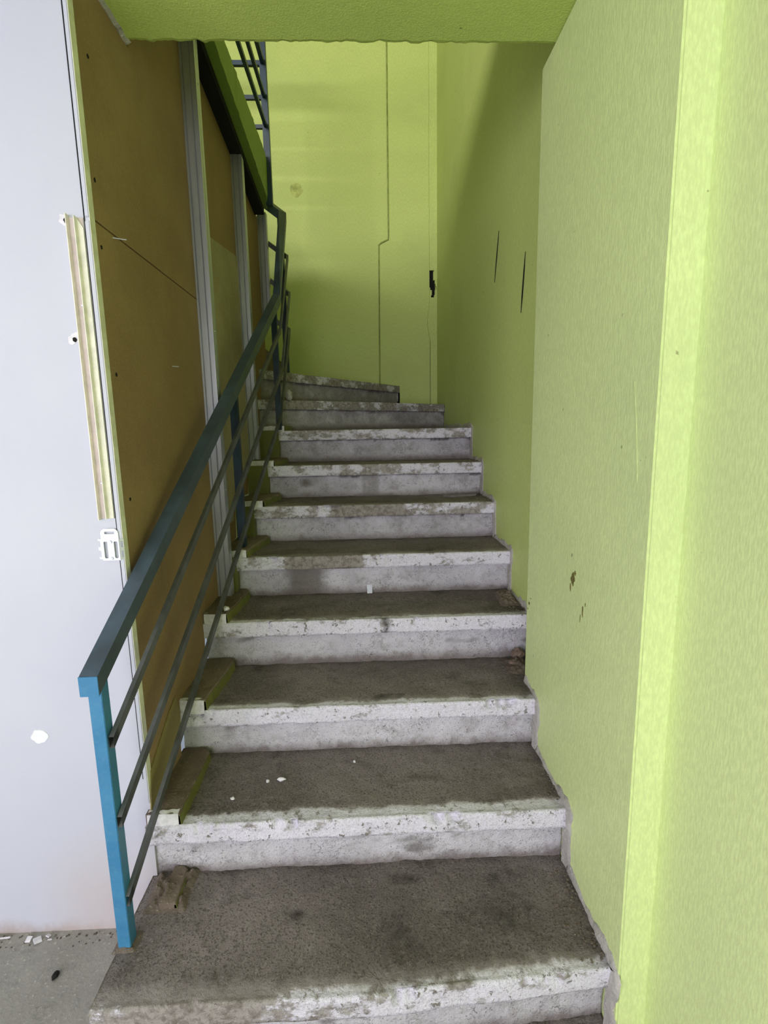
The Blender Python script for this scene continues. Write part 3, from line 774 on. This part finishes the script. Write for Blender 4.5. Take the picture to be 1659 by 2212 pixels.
# painted-over cable on the back wall, with its jog
def tube(pts, r, seg=8):
    bm = bmesh.new(); rings = []; pts = [Vector(p) for p in pts]
    for i, p in enumerate(pts):
        d = ((pts[i+1] if i < len(pts)-1 else p)-(pts[i-1] if i else p)).normalized(); a = d.orthogonal().normalized() if abs(d.z) < .9 else Vector((1, 0, 0)); a = (a-d*a.dot(d)).normalized(); b = d.cross(a)
        rings.append([bm.verts.new(p+(a*math.cos(2*math.pi*k/seg)+b*math.sin(2*math.pi*k/seg))*r) for k in range(seg)])
    for a, b in zip(rings, rings[1:]):
        for i in range(seg): bm.faces.new((a[i], a[(i+1) % seg], b[(i+1) % seg], b[i]))
    bm.faces.new(rings[0]); bm.faces.new(rings[-1]); return bm
cb = [(.219, YB-.004, 5.1), (.214, YB-.004, 3.96), (.209, YB-.004, 3.2), (.207, YB-.004, 2.66), (.204, YB-.004, 2.63), (.15, YB-.004, 2.605), (.131, YB-.004, 2.59), (.129, YB-.004, 2.4), (.125, YB-.004, 2.0), (.120, YB-.004, 1.535)]
tag(link('wall_cable', tube(cb, .0055), plain('darkened_green_cable', (150, 160, 88), .6)), 'thin green painted cable with a sideways jog running down the back wall', 'cable')  # green darkened to hold the dirt and shadow along the cable
# faint square mark on the back wall
x, z = -.487, 2.985
g_ = thing('glue_mark', 'faint square glue mark high on the green back wall', 'mark', (x, YB, z))
part('smear', blob(x, z, .046, .05, YB-.0002, 3, th=.0008, amp=.22), plain('old_glue_smear', (182, 190, 112), .7), g_)
part('hook', blob(x-.006, z+.006, .016, .020, YB-.0011, 8, th=.0008, amp=.5), plain('old_glue_hook', (166, 176, 96), .7), g_)

# slits in the recessed wall and scar / mud on the pier
def slit(x, pts, wd, name, label, mat, cat, th=.0016):
    bm = bmesh.new(); P = [Vector(p) for p in pts]; A = []; C_ = []; n = len(P)
    for i, p in enumerate(P):
        k = wd*math.sin(math.pi*(i+.35)/(n-.3))*(1+.4*fn(p.x, p.y, 0, 60)); A.append((p.x-k, p.y)); C_.append((p.x+k, p.y))
    prism(bm, A+C_[::-1], 'x', x-th, x)
    return tag(link(name, bm, mat), label, cat)
slit(XR-.0003, [(2.26-.0+.06*i/6, 2.0-.19*i/6) for i in range(7)], .006, 'wall_crack', 'thin dark slit high in the recessed green wall, farther of the two', M['void'], 'crack')
slit(XR-.0003, [(1.885+.035*i/7, 1.795-.20*i/7) for i in range(8)], .007, 'wall_crack', 'bolder dark slit in the recessed green wall, nearest the pier edge', M['void'], 'crack')
slit(XP-.0003, [(.972-.004*i-.0*i, 1.262-.024*i) for i in range(9)]+[(.93-.0045*i, 1.05-.0*i) for i in range(0)], .003, 'plaster_scar', 'long pale raised scar on the pier face near its bright front edge', M['green'], 'scar', .0009)
def mud(c, rx, rz, seed, label, name='mud_smear'):
    bm = bmesh.new()
    for (dy, dz, a, b) in ((0, 0, rx, rz), (-.013, .02, rx*.5, rz*.3), (.012, -.022, rx*.3, rz*.6)):
        bb = blob(c[0]+dy, c[1]+dz, a, b, XP-.0001, seed+dy*50, 'x', .0012, 22, .8); me = bpy.data.meshes.new('t'); bb.to_mesh(me); bb.free(); bm.from_mesh(me); bpy.data.meshes.remove(me)
    tag(link(name, bm, M['stain']), label, 'stain')
mud((1.215, .795), .009, .016, 2, 'brown mud smear on the pier face, level with the fourth step')
mud((1.15, .735), .002, .014, 5, 'thin brown streak on the pier face just below the mud smear')
mud((1.545, .615), .006, .004, 7, 'tiny brown speck beside the far edge of the pier face')

# ------------------------------------------------------------------ litter
def flat(name, c, sx, sy_, th, rot, mat, label, cat, tilt=(0, 0), group=None, bev=.0005):
    bm = B((-sx/2, -sy_/2, 0), (sx/2, sy_/2, th), bev)
    for v in bm.verts: v.co.x += .12*sx*fn(v.co.x*9, v.co.y*9, c[0]*9, 5)
    o = link(name, bm, mat); o.location = c; o.rotation_euler = (tilt[0], tilt[1], rot); return tag(o, label, cat, group)
p = flat('paper_scrap', (.0, 1.990, .516), .021, .036, .0007, .05, M['paper'], 'small white printed paper scrap leaning on the riser in the middle of the stairs', 'paper', (1.2, 0))
for v in p.data.vertices: v.co.y += .018
bm = bmesh.new(); prism(bm, [(.37, 2.43), (.40, 2.40), (.535, 2.44), (.555, 2.475), (.51, 2.495)], 'z', .851, .861)
tag(link('tile_fragment', bm, M['tile']), 'pointed grey tile fragment lying at the right end of a high tread', 'tile')
def rk(name, c, r, seed, mat, label, cat, group=None, sub=2):
    o = link(name, rock((0, 0, 0), r, seed, sub=sub), mat); o.location = c; return tag(o, label, cat, group)
rk('pebble', (-.516, 1.742, .557), (.011, .014, .008), 3, M['chip'], 'rounded white pebble on the curb block beside the nearest stud', 'stone')
rk('brick_chunk', (.535, 1.715, .362), (.026, .02, .02), 5, M['brick'], 'rough brown brick chunk wedged at the right end of the third tread', 'brick')
rk('brick_chunk', (.505, 1.67, .350), (.017, .012, .011), 9, M['brick'], 'small pinkish brick chunk in front of the larger one, right end of third tread', 'brick')
rk('concrete_lump', (-.435, 2.955, 1.385), (.02, .022, .03), 14, M['mortar'], 'pale concrete lump at the foot of the railing by the topmost steps', 'rubble')
fl = [(-0.938, 1.182, .013, 'leaning plaster flake under the drywall, leftmost of the four there'), (-0.913, 1.178, .017, 'largest plaster flake on the floor under the drywall'), (-0.891, 1.189, .010, 'slim plaster flake just right of the largest one'), (-0.881, 1.178, .009, 'rightmost small plaster flake under the drywall')]
for i, (x, y, s, lb) in enumerate(fl): flat('plaster_flake', (x, y, -.157), s, s*1.1, .0025, i*.7, M['chip'], lb, 'plaster flake', (.3 if i != 1 else .1, .2*i), 'plaster flakes under the drywall')
flat('plaster_flake', (-1.015, 1.188, -.157), .045, .004, .003, .12, M['chip'], 'long thin pale sliver on the floor at the left picture edge', 'plaster flake', (0, .05))
rk('stone_crumb', (-.81, 1.085, -.155), (.008, .012, .006), 4, M['void'], 'dark stone crumb lying on the grey landing floor', 'stone')
rk('plaster_crumb', (-.272, 1.335, .176), (.013, .006, .006), 4, M['chip'], 'white plaster crumb left of centre on the second tread', 'plaster crumb')
rk('plaster_crumb', (-.31, 1.33, .175), (.005, .006, .004), 8, M['chip'], 'smaller plaster crumb left of the white one on the second tread', 'plaster crumb')
rk('plaster_crumb', (-.395, 1.265, .175), (.006, .005, .004), 9, M['chip'], 'plaster crumb near the left curb of the second tread', 'plaster crumb')
rk('plaster_crumb', (-.06, 1.405, .174), (.004, .005, .003), 12, M['chip'], 'tiny plaster crumb by the riser foot in the middle of the second tread', 'plaster crumb')

# grit gathered in the corners of the treads and scattered about
bm = bmesh.new(); rnd = random.Random(11)
def grit(x, y, z, r):
    mt = bmesh.ops.create_icosphere(bm, subdivisions=1, radius=r)
    for v in mt['verts']: v.co = Vector((v.co.x*rnd.uniform(.7, 1.4), v.co.y*rnd.uniform(.7, 1.4), v.co.z*.6))+Vector((x, y, z+r*.2))
for k in range(0, 7):
    xw = XP if k <= 1 else XR
    y0 = nose_y(k, 0); n = 110 if k in (0, 2, 3) else 60
    for i in range(n):
        d = abs(rnd.gauss(0, .035)); y = rnd.uniform(y0+.03, y0+TR+.02)
        if k == 2: d *= 1.6
        grit(xw-.006-d, y, TL[k], rnd.uniform(.0012, .0042))
    for i in range(30): grit(rnd.uniform(-.48, .5), y0+TR+OV-abs(rnd.gauss(0, .015))-.004, TL[k], rnd.uniform(.001, .0028))
    for i in range(22): grit(rnd.uniform(-.48, .5), rnd.uniform(y0+.05, y0+TR), TL[k], rnd.uniform(.001, .0026))
for i in range(90): grit(rnd.uniform(-1.2, -.64), 1.2-abs(rnd.gauss(0, .02)), -.16, rnd.uniform(.001, .0035))
tag(link('grit', bm, M['rubble']), 'grit and crumbs scattered over the treads and along the wall foot', 'debris', kind='stuff')
